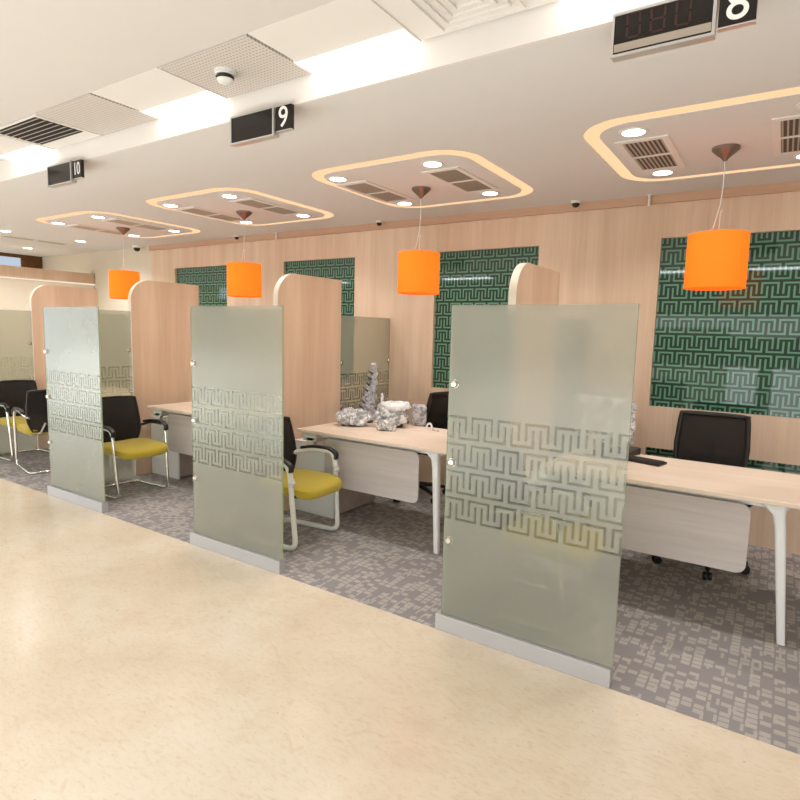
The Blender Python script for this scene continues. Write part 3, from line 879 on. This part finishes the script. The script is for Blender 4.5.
m.build('torn_wrap', M['dark_grey'], t)
MB().super((.062, 0, .515), .024, .02, .012, .8, .8).build('cap', M['wrap_white'], t)
MB().super((0, 0, .012), .07, .06, .012, .8, .6).build('stand', M['dark_grey'], t)
t = thing('wrapped_printer', 'big white crumpled plastic-covered device in the middle of the desk', 'wrapped device', (-2.72, 4.02, DZ), VR)
crumple(MB(), (0, 0, .09), .135, .09, .09, .05, 11, .6).build('plastic_cover', M['wrap'], t)
crumple(MB(), (.02, .0, .175), .135, .085, .045, .05, 17, .8).build('top_sheet', M['wrap_white'], t)
crumple(MB(), (-.08, .0, .245), .014, .012, .045, .03, 5, 1, 16, 10).build('twisted_corner', M['wrap_white'], t)
MB().box(-.10, .10, -.06, .06, 0, .13).build('body', M['dark_grey'], t, .01)
t = thing('wrapped_box', 'grey plastic-wrapped box at the right of the desk clutter', 'wrapped device', (-2.60, 4.22, DZ), VR)
crumple(MB(), (.03, 0, .09), .065, .05, .09, .02, 21, .35).build('plastic_cover', M['foil'], t)
MB().box(-.01, .07, -.03, .03, 0, .15).build('body', M['dark_grey'], t, .01)
t = thing('wrapped_adapter', 'small shiny plastic-wrapped item at the front of the desk clutter', 'wrapped device', (-2.64, 3.84, DZ), VR)
crumple(MB(), (0, 0, .04), .08, .05, .042, .10, 8).build('plastic_bag', M['wrap'], t)
MB().box(-.03, .03, -.02, .02, .0, .045).build('body', M['black'], t, .006)
t = MB().tube(smooth_path([(-2.42, 4.10, DZ+.008), (-2.41, 4.11, DZ+.05), (-2.38, 4.11, DZ+.05), (-2.36, 4.10, DZ+.008), (-2.31, 4.08, DZ+.008), (-2.27, 4.05, DZ+.012)], .02, 5), .008, 8).build('cable_loop', M['wrap_white'])
tag(t, 'small loop of white wrapped cable standing on the desk by the office chair', 'cable')

# nearest desk: keyboard, telephone, wrapped monitor
t = thing('keyboard', 'black keyboard on the rightmost desk beside the nearest screen edge', 'keyboard', (-.735, 3.98, DZ), -.25)
MB().prism(rrect(-.13, .17, -.065, .065, .012, 4), 'z', 0, .014).build('body', M['black'], t, .003)
m = MB()
for r in range(5):
    for c in range(13): m.box(-.12+c*.0215, -.12+c*.0215+.017, -.055+r*.022, -.055+r*.022+.017, .014, .019)
o = m.build('keys', M['dark_grey'], t)
t = thing('wrapped_monitor', 'monitor in white plastic standing on the rightmost desk, partly behind the screen', 'monitor', (-.98, 4.02, DZ), -.5)
MB().prism(rrect(-.24, .24, .10, .38, .02, 4), 'y', -.02, .02).build('screen_housing', M['black'], t, .004)
crumple(MB(), (0, 0, .24), .255, .035, .155, .02, 31, .35).build('plastic_cover', M['wrap'], t)
MB().box(-.02, .02, -.01, .015, .01, .15).super((0, 0, .008), .11, .08, .008, .8, .6).build('stand', M['dark_grey'], t)
t = thing('telephone', 'grey desk telephone beside the keyboard on the rightmost desk', 'telephone', (-.86, 4.16, DZ), -.4)
MB().prism([(-.08, 0), (.08, 0), (.08, .05), (-.08, .02)], 'x', -.08, .08).build('body', M['dark_grey'], t, .006)
MB().super((-.055, 0, .06), .022, .09, .018, .5, .6).build('handset', M['white2'], t)

# ------------------------------------------------------------------ small things on the ceiling by the wall
def dome(x, label, s=1):
    t = thing('security_camera', label, 'security camera', (x, YW-.10, ZC), 0, 'ceiling cameras')
    MB().lathe([(.0001, -.022*s), (.044*s, -.022*s), (.05*s, -.012*s), (.05*s, 0)], 24).build('base', M['white2'], t)
    MB().super((0, -.004, -.03*s), .034*s, .034*s, .03*s, 1, 1, 20, 12).build('lens_dome', M['black'], t)
    return t
dome(-3.55, 'small black dome camera at ceiling left of the second orange lamp', .8)
dome(-1.54, 'small black dome camera at ceiling above the nearest frosted screen', .9)
dome(-7.77, 'black dome camera on the ceiling by the cream wall', 1.3)
dome(-5.69, 'small black dome camera at ceiling by the looped lamp cord', .8)
for x, lab in ((-.975, 'small white rod sensor hanging at the ceiling left of largest lamp'), (-5.06, 'small white rod sensor hanging at the ceiling above the middle screen')):
    t = thing('sprinkler_head', lab, 'sprinkler', (x, YW-.06, ZC), 0, 'ceiling rods')
    MB().lathe([(.0001, -.006), (.018, -.006), (.02, 0)], 16).build('collar', M['white2'], t)
    MB().tube([(0, 0, 0), (0, 0, -.085)], .010, 10).build('rod', M['white2'], t)

# ------------------------------------------------------------------ light
wd = bpy.data.worlds.new('world'); bpy.context.scene.world = wd; wd.use_nodes = True
bg = wd.node_tree.nodes['Background']; bg.inputs[0].default_value = (.74, .88, 1.0, 1); bg.inputs[1].default_value = 1.75
def area(name, loc, rot, sx, sy, power, col=(.89, .96, 1)):
    l = bpy.data.lights.new(name, 'AREA'); l.shape = 'RECTANGLE'; l.size = sx; l.size_y = sy; l.energy = power; l.color = col
    o = bpy.data.objects.new(name, l); C.objects.link(o); o.location = loc; o.rotation_euler = rot; return o
# rows of ceiling lights over the lobby behind the camera
for i, x in enumerate((-12, -10, -8, -6, -4, -2, 0, 2)):
    area('lobby_light', (x, -1.6, ZU-.02), (0, 0, 0), 1.2, .35, 13)
for x, y in ((-8.1, 4.33), (-9.65, 4.36), (-8.17, 3.44), (-9.7, 3.44)):
    l = bpy.data.lights.new('downlight_beam', 'SPOT'); l.energy = 30; l.spot_size = math.radians(150); l.spot_blend = .8; l.shadow_soft_size = .05; l.color = (1, .98, .96)
    o = bpy.data.objects.new('downlight_beam', l); C.objects.link(o); o.location = (x, y, ZC-.03)
for k in range(4):   # light thrown down by the four downlights and lamp of each booth
    for s in (-1, 1):
        for q in (-1, 1):
            l = bpy.data.lights.new('downlight_beam', 'SPOT'); l.energy = 17; l.spot_size = math.radians(125); l.spot_blend = .8; l.shadow_soft_size = .05; l.color = (1, .98, .96)
            o = bpy.data.objects.new('downlight_beam', l); C.objects.link(o); o.location = (TX[k]+s*.41, TYC+.455*q, ZC-.02)
# added fill by the lobby's front wall, aimed up to brighten the ceilings
area('ceiling_fill', (-4, YB+.25, 1.9), (math.radians(125), 0, 0), 14, .6, 28, (.95, .98, 1))
# row of added unseen fill lamps low in the lobby, brightening the booth ceiling
for x in (-10, -7.2, -4.4, -1.6, 1.2):
    area('booth_ceiling_fill', (x, -.3, .62), (math.radians(138), 0, 0), 2.6, 1.5, 22, (.93, .98, 1))

# ------------------------------------------------------------------ camera
cam = bpy.data.cameras.new('camera'); co = bpy.data.objects.new('camera', cam); C.objects.link(co)
cam.sensor_width = 36; cam.sensor_fit = 'HORIZONTAL'; cam.lens = 36*578.6/800; cam.clip_start = .05
a, b, c = -.58012, .11687, .025413
def rz(t): return Matrix(((math.cos(t), -math.sin(t), 0), (math.sin(t), math.cos(t), 0), (0, 0, 1)))
def rx(t): return Matrix(((1, 0, 0), (0, math.cos(t), -math.sin(t)), (0, math.sin(t), math.cos(t))))
Mw = rz(c) @ rx(b) @ Matrix(((1, 0, 0), (0, 0, -1), (0, 1, 0))) @ rz(a)     # world -> (right, down, forward)
R = Matrix((Mw[0], -Mw[1], -Mw[2])).transposed()
co.matrix_world = Matrix.Translation((0, 0, 1.55)) @ R.to_4x4()
bpy.context.scene.camera = co
sc = bpy.context.scene
sc.view_settings.view_transform = 'Standard'; sc.view_settings.look = 'None'; sc.view_settings.exposure = .78
